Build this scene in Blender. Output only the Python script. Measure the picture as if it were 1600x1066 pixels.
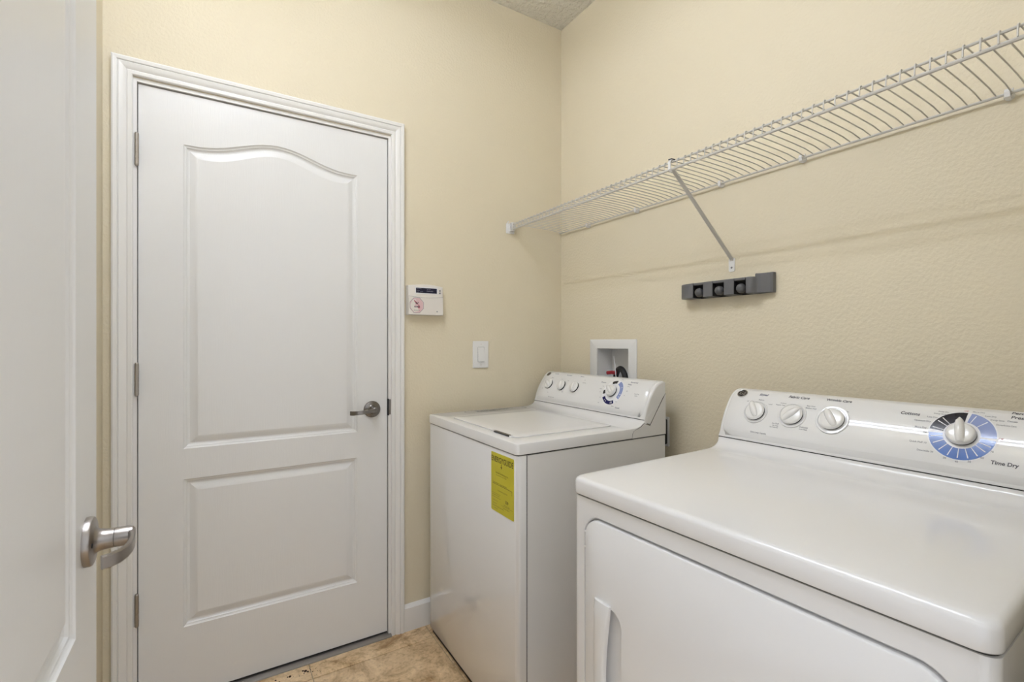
import bpy, math, random
from mathutils import Vector, Matrix
from math import pi, sin, cos, radians
random.seed(7)
for o in list(bpy.data.objects): bpy.data.objects.remove(o)
SC = bpy.context.scene
COL = SC.collection

# ------------------------------------------------------------------ camera, world, exposure
cam_d = bpy.data.cameras.new('camera'); cam = bpy.data.objects.new('camera', cam_d); COL.objects.link(cam)
cam.location = (-1.4922, -1.9359, 1.2059)
cam.rotation_euler = (radians(90), 0, -0.5543)
cam_d.sensor_width = 36; cam_d.lens = 749.0/1600*36; cam_d.shift_y = 0.0003
cam_d.clip_start = 0.02
cam_d.dof.use_dof = True; cam_d.dof.focus_distance = 1.7; cam_d.dof.aperture_fstop = 9
SC.camera = cam
SC.view_settings.view_transform = 'Standard'; SC.view_settings.look = 'None'
SC.view_settings.gamma = 1; SC.view_settings.use_curve_mapping = False
SC.view_settings.exposure = 0.0
W = bpy.data.worlds.new('world'); SC.world = W; W.use_nodes = True
W.node_tree.nodes['Background'].inputs[0].default_value = (0.92, 0.95, 1.0, 1)
W.node_tree.nodes['Background'].inputs[1].default_value = 1.35
TUBE_STRENGTH = 40.0

# ------------------------------------------------------------------ materials
def mat(name, col, rough=.5, metal=0, coat=0, spec=.5, emit=None):
    m = bpy.data.materials.new(name); m.use_nodes = True
    b = m.node_tree.nodes['Principled BSDF']
    b.inputs['Base Color'].default_value = (*col, 1); b.inputs['Roughness'].default_value = rough
    b.inputs['Metallic'].default_value = metal; b.inputs['Coat Weight'].default_value = coat
    b.inputs['Specular IOR Level'].default_value = spec
    if emit:
        b.inputs['Emission Color'].default_value = (*emit[0], 1); b.inputs['Emission Strength'].default_value = emit[1]
    return m
def bump(m, scale, strength, dist, stretch=(1,1,1), detail=3, ramp=None, rough_amt=None):
    nt = m.node_tree; b = nt.nodes['Principled BSDF']
    tc = nt.nodes.new('ShaderNodeTexCoord'); mp = nt.nodes.new('ShaderNodeMapping')
    mp.inputs['Scale'].default_value = stretch
    nt.links.new(tc.outputs['Object'], mp.inputs[0])
    n = nt.nodes.new('ShaderNodeTexNoise'); n.inputs['Scale'].default_value = scale; n.inputs['Detail'].default_value = detail
    nt.links.new(mp.outputs[0], n.inputs['Vector'])
    bp = nt.nodes.new('ShaderNodeBump'); bp.inputs['Strength'].default_value = strength; bp.inputs['Distance'].default_value = dist
    src = n.outputs['Fac']
    if ramp:
        r = nt.nodes.new('ShaderNodeValToRGB'); r.color_ramp.elements[0].position = ramp[0]; r.color_ramp.elements[1].position = ramp[1]
        nt.links.new(src, r.inputs[0]); src = r.outputs[0]
    nt.links.new(src, bp.inputs['Height']); nt.links.new(bp.outputs[0], b.inputs['Normal'])
    return m
M = {}
M['wall'] = bump(mat('wall_paint', (.735,.661,.502), .55, spec=.3), 105, .28, .0022, detail=2.5, ramp=(.36,.66))
M['ceiling'] = bump(mat('ceiling_paint', (.82,.80,.73), .8, spec=.2), 45, .8, .006, detail=3, ramp=(.42,.62))
M['door'] = bump(mat('door_paint', (.80,.80,.795), .30), 55, .18, .0015, stretch=(9,9,.35), detail=4)
M['trim'] = mat('trim_paint', (.81,.80,.78), .35)
M['enamel'] = bump(mat('white_enamel', (.80,.795,.79), .16, coat=.2), 260, .012, .0003, detail=1)
M['gloss'] = mat('glossy_enamel', (.79,.785,.78), .07, coat=.5)
M['plastic'] = mat('white_plastic', (.79,.785,.775), .065, coat=.0)
M['knob'] = mat('knob_plastic', (.80,.79,.77), .18, coat=.3)
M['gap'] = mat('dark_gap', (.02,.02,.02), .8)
M['gray'] = mat('gray_plastic', (.125,.125,.128), .42)
M['gray2'] = mat('holder_slot_shade', (.012,.012,.013), .5)  # near-black, puts the shade inside the holder slots into the colour
M['ball'] = mat('roller_rubber', (.085,.085,.09), .25)
M['wire'] = mat('wire_coating', (.56,.54,.50), .4)
M['nickel'] = mat('satin_nickel', (.33,.305,.285), .33, metal=1)
M['nickel2'] = mat('dark_satin_nickel', (.24,.225,.21), .33, metal=1)
M['hinge'] = mat('hinge_steel', (.42,.39,.36), .38, metal=1)
M['ink'] = mat('dark_ink', (.045,.045,.06), .5)
M['inkgray'] = mat('gray_ink', (.26,.26,.28), .5)
M['printink'] = mat('matt_print', (.10,.10,.11), .9, spec=.1)
M['inkblue'] = mat('heading_ink', (.06,.07,.14), .5)
M['inkred'] = mat('red_ink', (.50,.22,.22), .5)
M['white'] = mat('white_print', (.82,.82,.84), .3)
M['blue'] = mat('dial_blue', (.105,.195,.50), .15)
M['lblue'] = mat('dial_light_blue', (.27,.33,.58), .15)
M['navy'] = mat('dial_navy', (.012,.014,.09), .25)
M['black'] = mat('dial_black', (.015,.014,.022), .25)
M['yellow'] = mat('label_yellow', (.56,.50,.015), .4)
M['yink'] = mat('label_ink', (.12,.10,.01), .5)
M['beige'] = mat('keypad_plastic', (.76,.72,.67), .4)
M['pink'] = mat('sticker_pink', (.72,.50,.52), .4)
M['pinkred'] = mat('sticker_red', (.52,.16,.20), .4)
M['screen'] = mat('screen_dark', (.015,.015,.04), .15)
M['lcd'] = mat('screen_print', (.25,.27,.36), .4)
M['red'] = mat('red_valve', (.35,.02,.03), .4)
M['rubber'] = mat('black_rubber', (.012,.012,.012), .5)
M['thresh'] = mat('threshold_metal', (.28,.26,.24), .4, metal=.6)
M['housing'] = mat('lamp_housing', (.8,.8,.8), .4)
M['tube'] = mat('tube_glow', (.9,.9,.9), .4, emit=((.885,.955,1.11), TUBE_STRENGTH))
M['badge'] = mat('badge_chrome', (.55,.55,.55), .2, metal=1)
M['debris'] = mat('dirt', (.05,.025,.015), .9)
def tile_mat():
    m = mat('travertine', (.5,.4,.28), .45); nt = m.node_tree; b = nt.nodes['Principled BSDF']
    g = nt.nodes.new('ShaderNodeNewGeometry')
    n1 = nt.nodes.new('ShaderNodeTexNoise'); n1.inputs['Scale'].default_value = 9; n1.inputs['Detail'].default_value = 10; n1.inputs['Roughness'].default_value = .72
    n1.inputs['Distortion'].default_value = .6
    nt.links.new(g.outputs['Position'], n1.inputs['Vector'])
    r = nt.nodes.new('ShaderNodeValToRGB'); e = r.color_ramp.elements
    e[0].position = .36; e[0].color = (.38,.225,.095,1); e[1].position = .64; e[1].color = (.92,.71,.46,1)
    x = e.new(.5); x.color = (.72,.52,.30,1)
    nt.links.new(n1.outputs['Fac'], r.inputs[0])
    n2 = nt.nodes.new('ShaderNodeTexNoise'); n2.inputs['Scale'].default_value = 70; n2.inputs['Detail'].default_value = 6
    nt.links.new(g.outputs['Position'], n2.inputs['Vector'])
    r2 = nt.nodes.new('ShaderNodeValToRGB'); r2.color_ramp.elements[0].position = .3; r2.color_ramp.elements[0].color = (.62,.54,.44,1); r2.color_ramp.elements[1].position = .5
    nt.links.new(n2.outputs['Fac'], r2.inputs[0])
    mx = nt.nodes.new('ShaderNodeMixRGB'); mx.blend_type = 'MULTIPLY'; mx.inputs[0].default_value = .7
    nt.links.new(r.outputs[0], mx.inputs[1]); nt.links.new(r2.outputs[0], mx.inputs[2])
    nt.links.new(mx.outputs[0], b.inputs['Base Color'])
    bp = nt.nodes.new('ShaderNodeBump'); bp.inputs['Strength'].default_value = .4; bp.inputs['Distance'].default_value = .002
    nt.links.new(n2.outputs['Fac'], bp.inputs['Height']); nt.links.new(bp.outputs[0], b.inputs['Normal'])
    return m
M['tile'] = tile_mat()
M['grout'] = mat('grout', (.48,.38,.26), .9)

# ------------------------------------------------------------------ mesh helpers
class MB:
    def __init__(s): s.v = []; s.f = []
    def add(s, vs, fs):
        o = len(s.v); s.v += [tuple(p) for p in vs]; s.f += [tuple(i+o for i in f) for f in fs]; return s
    def loft(s, loops, cap0=False, cap1=False, closed=True):
        n = len(loops[0]); vs = [p for l in loops for p in l]; fs = []
        for k in range(len(loops)-1):
            for i in range(n if closed else n-1):
                j = (i+1) % n
                fs.append((k*n+i, k*n+j, (k+1)*n+j, (k+1)*n+i))
        if cap0: fs.append(tuple(range(n-1, -1, -1)))
        if cap1: fs.append(tuple((len(loops)-1)*n+i for i in range(n)))
        return s.add(vs, fs)
    def box(s, x0, x1, y0, y1, z0, z1, b=0):
        if b <= 0:
            vs = [(x,y,z) for z in (z0,z1) for x,y in ((x0,y0),(x1,y0),(x1,y1),(x0,y1))]
            return s.add(vs, [(3,2,1,0),(4,5,6,7),(0,1,5,4),(1,2,6,5),(2,3,7,6),(3,0,4,7)])
        r = lambda i, z: [(p[0], p[1], z) for p in rr(x0+i, x1-i, y0+i, y1-i, b, 2)]
        c = b*.3
        return s.loft([r(b, z0), r(c, z0+c), r(0, z0+b), r(0, z1-b), r(c, z1-c), r(b, z1)], True, True)
    def tube(s, pts, r, n=8, cap=True, rs=None):
        pts = [Vector(p) for p in pts]; loops = []; up = None
        for i, p in enumerate(pts):
            d = (pts[min(i+1, len(pts)-1)] - pts[max(i-1, 0)]).normalized()
            if up is None:
                up = Vector((0,0,1)) if abs(d.z) < .9 else Vector((1,0,0))
            a = d.cross(up).normalized(); up = a.cross(d).normalized()
            q = rs[i] if rs else r
            loops.append([p + a*cos(2*pi*k/n)*q + up*sin(2*pi*k/n)*q for k in range(n)])
        return s.loft(loops, cap, cap)
    def bar(s, pts, w, t, side, n=None):
        # flat bar following pts; width w along 'side', thickness t across
        pts = [Vector(p) for p in pts]; side = Vector(side).normalized(); loops = []
        for i, p in enumerate(pts):
            d = (pts[min(i+1, len(pts)-1)] - pts[max(i-1, 0)]).normalized()
            c = d.cross(side).normalized()
            ww = w[i] if isinstance(w, (list, tuple)) else w; tt = t[i] if isinstance(t, (list, tuple)) else t
            e = min(ww, tt)*.25
            loops.append([p+side*a+c*b for a, b in ((-ww/2+e,-tt/2),(ww/2-e,-tt/2),(ww/2,-tt/2+e),(ww/2,tt/2-e),(ww/2-e,tt/2),(-ww/2+e,tt/2),(-ww/2,tt/2-e),(-ww/2,-tt/2+e))])
        return s.loft(loops, True, True)
    def lathe(s, prof, org, axis, n=32, cap0=True, cap1=True):
        axis = Vector(axis).normalized(); org = Vector(org)
        a = axis.cross(Vector((0,0,1)) if abs(axis.z) < .9 else Vector((1,0,0))).normalized(); b = axis.cross(a)
        return s.loft([[org+axis*h+(a*cos(2*pi*k/n)+b*sin(2*pi*k/n))*r for k in range(n)] for h, r in prof], cap0, cap1)
    def sphere(s, c, r, n=16, m=10):
        return s.lathe([(-r*cos(pi*k/m), max(r*sin(pi*k/m), 1e-5)) for k in range(m+1)], c, (0,0,1), n)
    def build(s, name, m, parent=None, smooth=35):
        me = bpy.data.meshes.new(name); me.from_pydata(s.v, [], s.f); me.update()
        import bmesh
        bm = bmesh.new(); bm.from_mesh(me); bmesh.ops.recalc_face_normals(bm, faces=bm.faces); bm.to_mesh(me); bm.free()
        if smooth: me.shade_smooth(); me.set_sharp_from_angle(angle=radians(smooth))
        me.materials.append(M[m] if isinstance(m, str) else m)
        o = bpy.data.objects.new(name, me); COL.objects.link(o)
        if parent is not None: att(o, parent)
        if any(k in name for k in ('lettering', 'ticks', 'print', '_text', 'indicator_light', 'door_bumper')): o['kind'] = 'stuff'
        return o
def wl(p):
    v = Vector(p.location); q = p.parent
    while q is not None: v = v + Vector(q.location); q = q.parent
    return v
def att(o, parent):
    # meshes are authored in world coordinates; move them into the parent's frame
    o.parent = parent; off = wl(parent)
    if o.data is not None and off.length > 0: o.data.transform(Matrix.Translation(-off))
def rr(x0, x1, y0, y1, r, n=5):
    r = max(min(r, (x1-x0)/2-1e-5, (y1-y0)/2-1e-5), 1e-5); out = []
    for cx, cy, a0 in ((x1-r,y1-r,0),(x0+r,y1-r,pi/2),(x0+r,y0+r,pi),(x1-r,y0+r,1.5*pi)):
        for k in range(n+1):
            a = a0+pi/2*k/n; out.append((cx+r*cos(a), cy+r*sin(a)))
    return out
def thing(name, label, cat, loc=(0,0,0), group=None, kind=None):
    o = bpy.data.objects.new(name, None); COL.objects.link(o); o.location = loc; o.empty_display_size = .05
    tag(o, label, cat, group, kind); return o
def tag(o, label=None, cat=None, group=None, kind=None):
    if label: o['label'] = label
    if cat: o['category'] = cat
    if group: o['group'] = group
    if kind: o['kind'] = kind
    return o
def struct(o): o['kind'] = 'structure'; return o
def text2d(txt, size, align='LEFT', shear=0.0, sx=1.0, bold=0.0):
    c = bpy.data.curves.new('t', 'FONT'); c.body = txt; c.size = size; c.align_x = align; c.shear = shear
    c.resolution_u = 3; c.offset = bold
    o = bpy.data.objects.new('t', c); COL.objects.link(o)
    dg = bpy.context.evaluated_depsgraph_get(); ev = o.evaluated_get(dg); me = ev.to_mesh()
    vs = [(v.co.x*sx, v.co.y) for v in me.vertices]; fs = [tuple(p.vertices) for p in me.polygons]
    ev.to_mesh_clear(); bpy.data.objects.remove(o); bpy.data.curves.remove(c)
    return vs, fs

# ------------------------------------------------------------------ room shell
H = 2.782; XL = -1.79; YB = -1.86; TH = .12
DX0, DX1, DZ = -1.7165, -.8775, 2.050          # garage door opening
b = MB()
b.box(XL-TH, DX0, 0, TH, 0, H); b.box(DX1, TH, 0, TH, 0, H); b.box(DX0, DX1, 0, TH, DZ, H)
struct(b.build('wall_back', 'wall', smooth=0))
OY0, OY1, OZ0, OZ1 = -.469, -.273, .985, 1.174  # outlet box hole
b = MB()
b.box(0, TH, OY1, 0, 0, H); b.box(0, TH, YB-TH, OY0, 0, H); b.box(0, TH, OY0, OY1, 0, OZ0); b.box(0, TH, OY0, OY1, OZ1, H)
struct(b.build('wall_right', 'wall', smooth=0))
b = MB(); b.box(XL-TH, XL, YB-TH, 0, 0, H); struct(b.build('wall_left', 'wall', smooth=0))
EX0, EX1 = -1.70, -.855                         # entry opening behind the camera
b = MB(); b.box(XL, EX0, YB-TH, YB, 0, H); b.box(EX1, 0, YB-TH, YB, 0, H); b.box(EX0, EX1, YB-TH, YB, 2.05, H)
struct(b.build('wall_front', 'wall', smooth=0))
b = MB(); b.box(XL-TH, TH, YB-TH, TH, H, H+.08); struct(b.build('ceiling', 'ceiling', smooth=0))
b = MB(); b.box(XL-TH, TH, YB-1.6, TH, -.08, -.004); floor = struct(b.build('floor', 'grout', smooth=0))
S = .46; jx = -1.195; jy = -.105; g = .0016
xs = sorted([x for x in [jx+k*S for k in range(-3, 5)]]); ys = [jy+k*S for k in range(-8, 3)]
for i in range(len(xs)-1):
    for j in range(len(ys)-1):
        x0, x1 = max(xs[i]+g, XL), min(xs[i+1]-g, 0); y0, y1 = max(ys[j]+g, YB-1.6), min(ys[j+1]-g, -.002)
        if x1-x0 < .01 or y1-y0 < .01: continue
        t = MB().box(x0, x1, y0, y1, -.004, 0, .0012).build('tile', 'tile', floor)
def base_prof(h=.108, t=.0145):
    return [(0,0),(t,0),(t,h-.013),(t-.010,h-.003),(t-.0125,h),(0,h)]
def baseboard(name, p0, p1, nrm):
    p0 = Vector(p0); p1 = Vector(p1); n = Vector(nrm)
    struct(MB().loft([[p+n*a+Vector((0,0,z)) for a, z in base_prof()] for p in (p0, p1)], True, True).build(name, 'trim'))
baseboard('baseboard_back', (-.828,0,0), (-.0,0,0), (0,-1,0))
baseboard('baseboard_right', (0,-.016,0), (0,YB,0), (-1,0,0))
baseboard('baseboard_left', (XL,-.03,0), (XL,YB,0), (1,0,0))

# ------------------------------------------------------------------ door casing + jamb
def casing(parent, x0, x1, zt, y, sgn, wid=.0525):
    prof = [(0,0),(0,.008),(.003,.0105),(.012,.0105),(.0155,.008),(.019,.0105),(.026,.0145),(.034,.0155),(.0365,.0125),(.039,.0165),(.048,.0175),(wid,.0150),(wid,0)]
    def pl(cx, cz, dx, dz): return [(cx+dx*s, y+sgn*d, cz+dz*s) for s, d in prof]
    MB().loft([pl(x0,0,-1,0), pl(x0,zt,-1,1)], True, True).build('casing', 'trim', parent, 30)
    MB().loft([pl(x0,zt,-1,1), pl(x1,zt,1,1)], True, True).build('casing', 'trim', parent, 30)
    MB().loft([pl(x1,zt,1,1), pl(x1,0,1,0)], True, True).build('casing', 'trim', parent, 30)
fr = bpy.data.objects.new('trim_1', None); COL.objects.link(fr); struct(fr)
casing(fr, -1.7155, -.8785, 2.0525, 0, -1)
for a, c in ((-1.7165,-1.7055), (-.8885,-.8775)):
    MB().box(a, c, .0005, TH, 0, 2.0385).build('jamb', 'trim', fr, 0)
MB().box(-1.7165, -.8775, .0005, TH, 2.0385, 2.05).build('jamb', 'trim', fr, 0)
for a, c in ((-1.7055,-1.694), (-.900,-.8885)):
    MB().box(a, c, .056, .066, .02, 2.038).build('door_stop', 'gap', fr, 0)
MB().box(-1.7055, -.8885, .056, .066, 2.027, 2.0385).build('door_stop', 'gap', fr, 0)
MB().loft([[(x,y,z) for y, z in ((-.017,0),(-.016,.004),(-.009,.0075),(.1,.0075),(.1,0))] for x in (-1.715,-.879)], True, True).build('threshold', 'thresh', fr)
MB().box(-.8868, -.8796, -.0006, .0010, .906, .968, .0003).build('strike_plate', 'nickel2', fr)
MB().box(-.8900, -.8866, -.0004, .012, .902, .970).build('latch_hole', 'gap', fr, 0)
fr2 = bpy.data.objects.new('trim_2', None); COL.objects.link(fr2); struct(fr2)
casing(fr2, EX0+.001, EX1-.001, 2.05, YB, 1)
for a, c in ((EX0,EX0+.011), (EX1-.011,EX1)):
    MB().box(a, c, YB-TH, YB-.0005, 0, 2.04).build('jamb', 'trim', fr2, 0)
MB().box(EX0, EX1, YB-TH, YB-.0005, 2.04, 2.05).build('jamb', 'trim', fr2, 0)

# ------------------------------------------------------------------ moulded two panel doors
def make_door(name, label, org, ax, nrm, width, thick, z0, z1, hinge_side=0):
    # u runs from hinge edge (0) to latch edge (width); face looks along nrm
    org = Vector(org); ax = Vector(ax); nrm = Vector(nrm)
    P = lambda u, z, d, back=False: org+ax*u+Vector((0,0,z))+nrm*(d if not back else -thick-d)
    d = thing(name, label, 'door', org, kind='structure')
    u0, u1 = .120, .120+.573*(width/.813)
    def arch(u):                       # 0..1 -> bump height
        s = abs(u-.5)*2
        return .0545*(.5+.5*cos(pi*min(s/.92, 1)))**1.15
    NA = 24
    panels = [('lower', .247, .743, False), ('upper', .845, 1.866, True)]
    for back in (False, True):
        shell = MB()
        def rect(a, b_, c, e):
            shell.add([P(a,c,0,back),P(b_,c,0,back),P(b_,e,0,back),P(a,e,0,back)], [(0,1,2,3)])
        rect(0,u0,z0,z1); rect(u1,width,z0,z1); rect(u0,u1,z0,.247); rect(u0,u1,.743,.845)
        top = [(u0+(u1-u0)*k/NA, 1.866+arch(k/NA)) for k in range(NA+1)]
        vs = []; fs = []
        for (u, z) in top: vs += [P(u,z,0,back), P(u,z1,0,back)]
        for k in range(NA): fs.append((2*k, 2*k+2, 2*k+3, 2*k+1))
        shell.add(vs, fs)
        if not back:
            c = [(0,z0),(width,z0),(width,z1),(0,z1)]
            shell.add([P(u,z,0) for u,z in c]+[P(u,z,0,True) for u,z in c], [(i,(i+1)%4,4+(i+1)%4,4+i) for i in range(4)])
        shell.build('door_slab', 'door', d, 20)
        for pn, za, zb, ar in panels:
            # (inset, depth) across the moulding
            prof = [(0,0),(.002,-.0025),(.005,-.0045),(.0075,-.0050),(.0105,-.0085),(.014,-.0105),(.018,-.0105),(.030,-.0055),(.040,-.0016),(.0415,-.0014)]
            loops = []
            for ins, dep in prof:
                a, c = u0+ins, u1-ins; L = [(a, za+ins), (c, za+ins)]
                for k in range(NA, -1, -1):
                    f = k/NA; L.append((a+(c-a)*f, zb-ins+(arch(f) if ar else 0)))
                loops.append([P(u,z,dep,back) for u, z in L])
            mb = MB(); mb.loft(loops)
            ls = loops[-1]; n = len(ls)
            # field filled with strips from bottom edge to the top curve
            zb_ = za+.0415; a, c = u0+.0415, u1-.0415; vs = []; fs = []
            for k in range(NA+1):
                f = k/NA; u = a+(c-a)*f
                vs += [P(u,zb_,-.0014,back), P(u, zb-.0415+(arch(f) if ar else 0), -.0014, back)]
            for k in range(NA): fs.append((2*k,2*k+2,2*k+3,2*k+1))
            mb.add(vs, fs)
            mb.build('panel', 'door', d, 14)
    return d
def hinge(parent, p, h, out, side):
    p = Vector(p); out = Vector(out); side = Vector(side)
    k = MB(); c = p+out*.006
    segs = 5
    for i in range(segs):
        a = -h/2+h*i/segs+.0004; e = -h/2+h*(i+1)/segs-.0004
        k.lathe([(a,.0058),(e,.0058)], c, (0,0,1), 14)
    k.lathe([(-h/2-.004,.003),(-h/2-.001,.0052),(-h/2,.0052)], c, (0,0,1), 14); k.lathe([(h/2,.0052),(h/2+.001,.0052),(h/2+.004,.003)], c, (0,0,1), 14)
    k.lathe([(-h/2,.0045),(h/2,.0045)], c, (0,0,1), 12)
    o = k.build('hinge', 'hinge', parent)
    return o
def lever(parent, p, nrm, arm, m, r=.033, ln=.10, priv=True):
    p = Vector(p); n = Vector(nrm); a = Vector(arm); z = Vector((0,0,1))
    h = MB(); h.lathe([(0,r),(.0055,r),(.0075,r-.0010),(.0085,r-.003),(.0090,.020),(.0105,.0165),(.014,.0142),(.020,.0130),(.029,.0126)], p, n, 40)
    hd = h.build('door_handle', m, parent)
    k = MB(); k.lathe([(.0297,.0126),(.044,.0126),(.0485,.0118),(.0505,.0095)], p, n, 28)
    path = [(.043,-.006),(.0475,.006),(.0500,.020),(.0512,.038),(.0508,.054),(.0485,.069),(.0435,.082),(.0360,.0915),(.029,.0955)]
    sc = ln/.10
    k.bar([p+n*q+a*(s*sc) for q, s in path], [.019,.0185,.0165,.0155,.0155,.016,.0165,.0168,.0165], [.011,.009,.0068,.0062,.0062,.0062,.0064,.0062,.006], z)
    k.build('lever', m, hd)
    s = MB(); s.lathe([(.0288,.0116),(.0299,.0116)], p, n, 20); s.build('neck_seam', 'gap', hd)
    if priv:
        q = p+n*.0092+a*.020
        s = MB(); s.lathe([(-.002,.003),(.0006,.003),(.0008,.002)], q, n, 12); s.build('release_hole', 'gap', hd)
    return hd
d1 = make_door('door_1', 'closed white arch-top two-panel door in the far yellow wall', (-1.703,.009,0), (1,0,0), (0,-1,0), .8110, .044, .016, 2.035)
MB().box(-1.7025, -.891, .0095, .050, .0112, .0162).build('door_sweep', 'gap', d1, 0)
for z in (1.820, 1.084, .345): hinge(d1, (-1.7055,.002,z), .100, (0,-1,0), (1,0,0))
lever(d1, (-.954,.009,.9320), (0,-1,0), (-1,0,-.075), 'nickel2', ln=.095, priv=False)
d2 = make_door('door_2', 'open white panel door at the left edge of the frame', (-1.636,-1.853,0), (0,1,0), (1,0,0), .808, .035, .012, 2.03)
lever(d2, (-1.636,-1.109,.943), (1,0,0), (0,-1,0), 'nickel', r=.0315, ln=.091)
for z in (1.82, 1.05, .30): hinge(d2, (-1.637,-1.857,z), .09, (1,0,0), (0,1,0))
MB().box(-1.665, -1.642, -1.0458, -1.0446, .915, .972, .0004).build('latch_plate', 'nickel', d2)

# ------------------------------------------------------------------ appliance console surface
PR = [(0,0),(.006,.028),(.0205,.062),(.040,.094),(.060,.117),(.080,.129),(.100,.133)]
def catmull(P, n=8):
    Q = [(2*P[0][0]-P[1][0], 2*P[0][1]-P[1][1])]+list(P)+[(2*P[-1][0]-P[-2][0], 2*P[-1][1]-P[-2][1])]; o = []
    for i in range(1, len(Q)-2):
        for k in range(n):
            t = k/n; r = []
            for c in (0,1):
                a, b_, cc, d = Q[i-1][c], Q[i][c], Q[i+1][c], Q[i+2][c]
                r.append(.5*(2*b_+(cc-a)*t+(2*a-5*b_+4*cc-d)*t*t+(3*b_-a-3*cc+d)*t**3))
            o.append(tuple(r))
    o.append(Q[-2]); return o
PP = catmull(PR); LL = [0]
for i in range(1, len(PP)): LL.append(LL[-1]+math.dist(PP[i], PP[i-1]))
def prof_at(t):
    t = max(0, min(t, LL[-1]-1e-6)); i = 0
    while LL[i+1] < t: i += 1
    f = (t-LL[i])/(LL[i+1]-LL[i]); a, b_ = PP[i], PP[i+1]
    p = (a[0]+(b_[0]-a[0])*f, a[1]+(b_[1]-a[1])*f)
    def tan(k):
        k0, k1 = max(k-1,0), min(k+1,len(PP)-1); d = (PP[k1][0]-PP[k0][0], PP[k1][1]-PP[k0][1]); l = math.hypot(*d); return (d[0]/l, d[1]/l)
    ta, tb = tan(i), tan(i+1); tx = ta[0]+(tb[0]-ta[0])*f; tz = ta[1]+(tb[1]-ta[1])*f; l = math.hypot(tx, tz)
    return p, (-tz/l, tx/l)
FACE = .0068
class Console:
    """control console of a washer or dryer: x0,z0 = lower front edge, y0 (near) < y1 (far)"""
    def __init__(s, root, x0, z0, y0, y1, depth, seam_z):
        s.root, s.x0, s.z0, s.y0, s.y1 = root, x0, z0, y0, y1
        body = MB(); loops = []
        back = [(depth, .128), (depth, .082), (.0975, .077), (.0290, -.018), (.007, -.009)]
        full = [(x, z) for x, z in PP]+back
        cx, cz = .075, .05
        N = 7; R = .008
        secs = []
        for k in range(N+1):
            a = pi/2*k/N; secs.append((y1-R+R*cos(a)*1.0 if False else y1-R*(1-sin(a)), R*(1-cos(a))))
        secs = [(y1 - R*(1-cos(a)), R*(1-sin(a))) for a in [pi/2*k/N for k in range(N+1)]]   # (y, inset)
        def sec(y, ins):
            out = []
            for i, (x, z) in enumerate(full):
                if i < len(PP):
                    k0, k1 = max(i-1,0), min(i+1,len(PP)-1); dx = PP[k1][0]-PP[k0][0]; dz = PP[k1][1]-PP[k0][1]; l = math.hypot(dx, dz)
                    w = min(1, i/6)
                    out.append((x0+x+dz/l*ins*w, y, z0+z-dx/l*ins*w))
                else: out.append((x0+x, y, z0+z))
            return out
        L = [sec(y, ins) for y, ins in secs]+[sec(y0+y1-y, ins) for y, ins in reversed(secs)]
        s.body = body.loft(L, True, True).build('console', 'plastic', root, 40)
        MB().box(x0-.0006, x0+.02, y0+.001, y1-.001, z0-.0016, z0+.0006).build('console_seam', 'gap', s.body, 0)
        # raised control face with rounded lower corners
        f = MB(); ya, yb = y1-.010, y0+.010; ta, tb = .0060, .158; R = .026; rows = []; cx = 0
        nt = 30; ny = 12
        def ext(t, ia):
            r = R-ia; d = (ta+ia+r)-t
            if d <= 0: return ya-ia, yb+ia
            q = r-math.sqrt(max(r*r-d*d, 0)); return ya-ia-q, yb+ia+q
        for j in range(nt+1):
            w = (j/nt)**1.5; to = ta+(tb-ta)*w; ti = ta+.0155+(tb-ta-.0155)*w
            o0, o1 = ext(to, 0); i0, i1 = ext(ti, .007)
            hi = FACE if j < nt else 0
            if j == 0:
                rows.append([s.pt(y, to, -.0004) for y in [o0]+[i0+(i1-i0)*k/ny for k in range(ny+1)]+[o1]])
            rows.append([s.pt(o0, to, -.0004)]+[s.pt(i0+(i1-i0)*k/ny, ti, hi) for k in range(ny+1)]+[s.pt(o1, to, -.0004)])
        f.loft(rows, closed=False).build('control_face', 'plastic', s.body, 50)
    def pt(s, y, t, off=0):
        p, n = prof_at(t); return (s.x0+p[0]+n[0]*off, y, s.z0+p[1]+n[1]*off)
    def nrm(s, t):
        n = prof_at(t)[1]; return Vector((n[0], 0, n[1]))
    turned = False
    def adj(s, y, t):
        return (y+.002+.0229*(y+1.159), t-.0022+.005*(y+1.16)) if s.turned else (y, t)
    def text(s, mb, txt, y, t, size, align='CENTER', sx=1.0, shear=.12, bold=.00012):
        y, t = s.adj(y, t); vs, fs = text2d(txt, size, align, shear, sx, bold)
        mb.add([s.pt(y-a, t+b_, FACE+.0004) for a, b_ in vs], fs)
    def sector(s, mb, y, t, r0, r1, a0, a1, off=.0004):
        y, t = s.adj(y, t); n = max(2, int(abs(a1-a0)/5)); m = 3; vs = []; fs = []
        for k in range(n+1):
            a = radians(a0+(a1-a0)*k/n)
            for j in range(m+1):
                r = r0+(r1-r0)*j/m; vs.append(s.pt(y-r*sin(a), t+r*cos(a), FACE+off))
        for k in range(n):
            for j in range(m):
                q = k*(m+1)+j; fs.append((q, q+1, q+m+2, q+m+1))
        mb.add(vs, fs)
    def frame(s, y, t):
        n = s.nrm(t); o = Vector(s.pt(y, t, FACE)); up = Vector((n.z, 0, -n.x)); 
        if up.z < 0: up = -up
        right = Vector((0,-1,0)); return o, n, up, right
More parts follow.
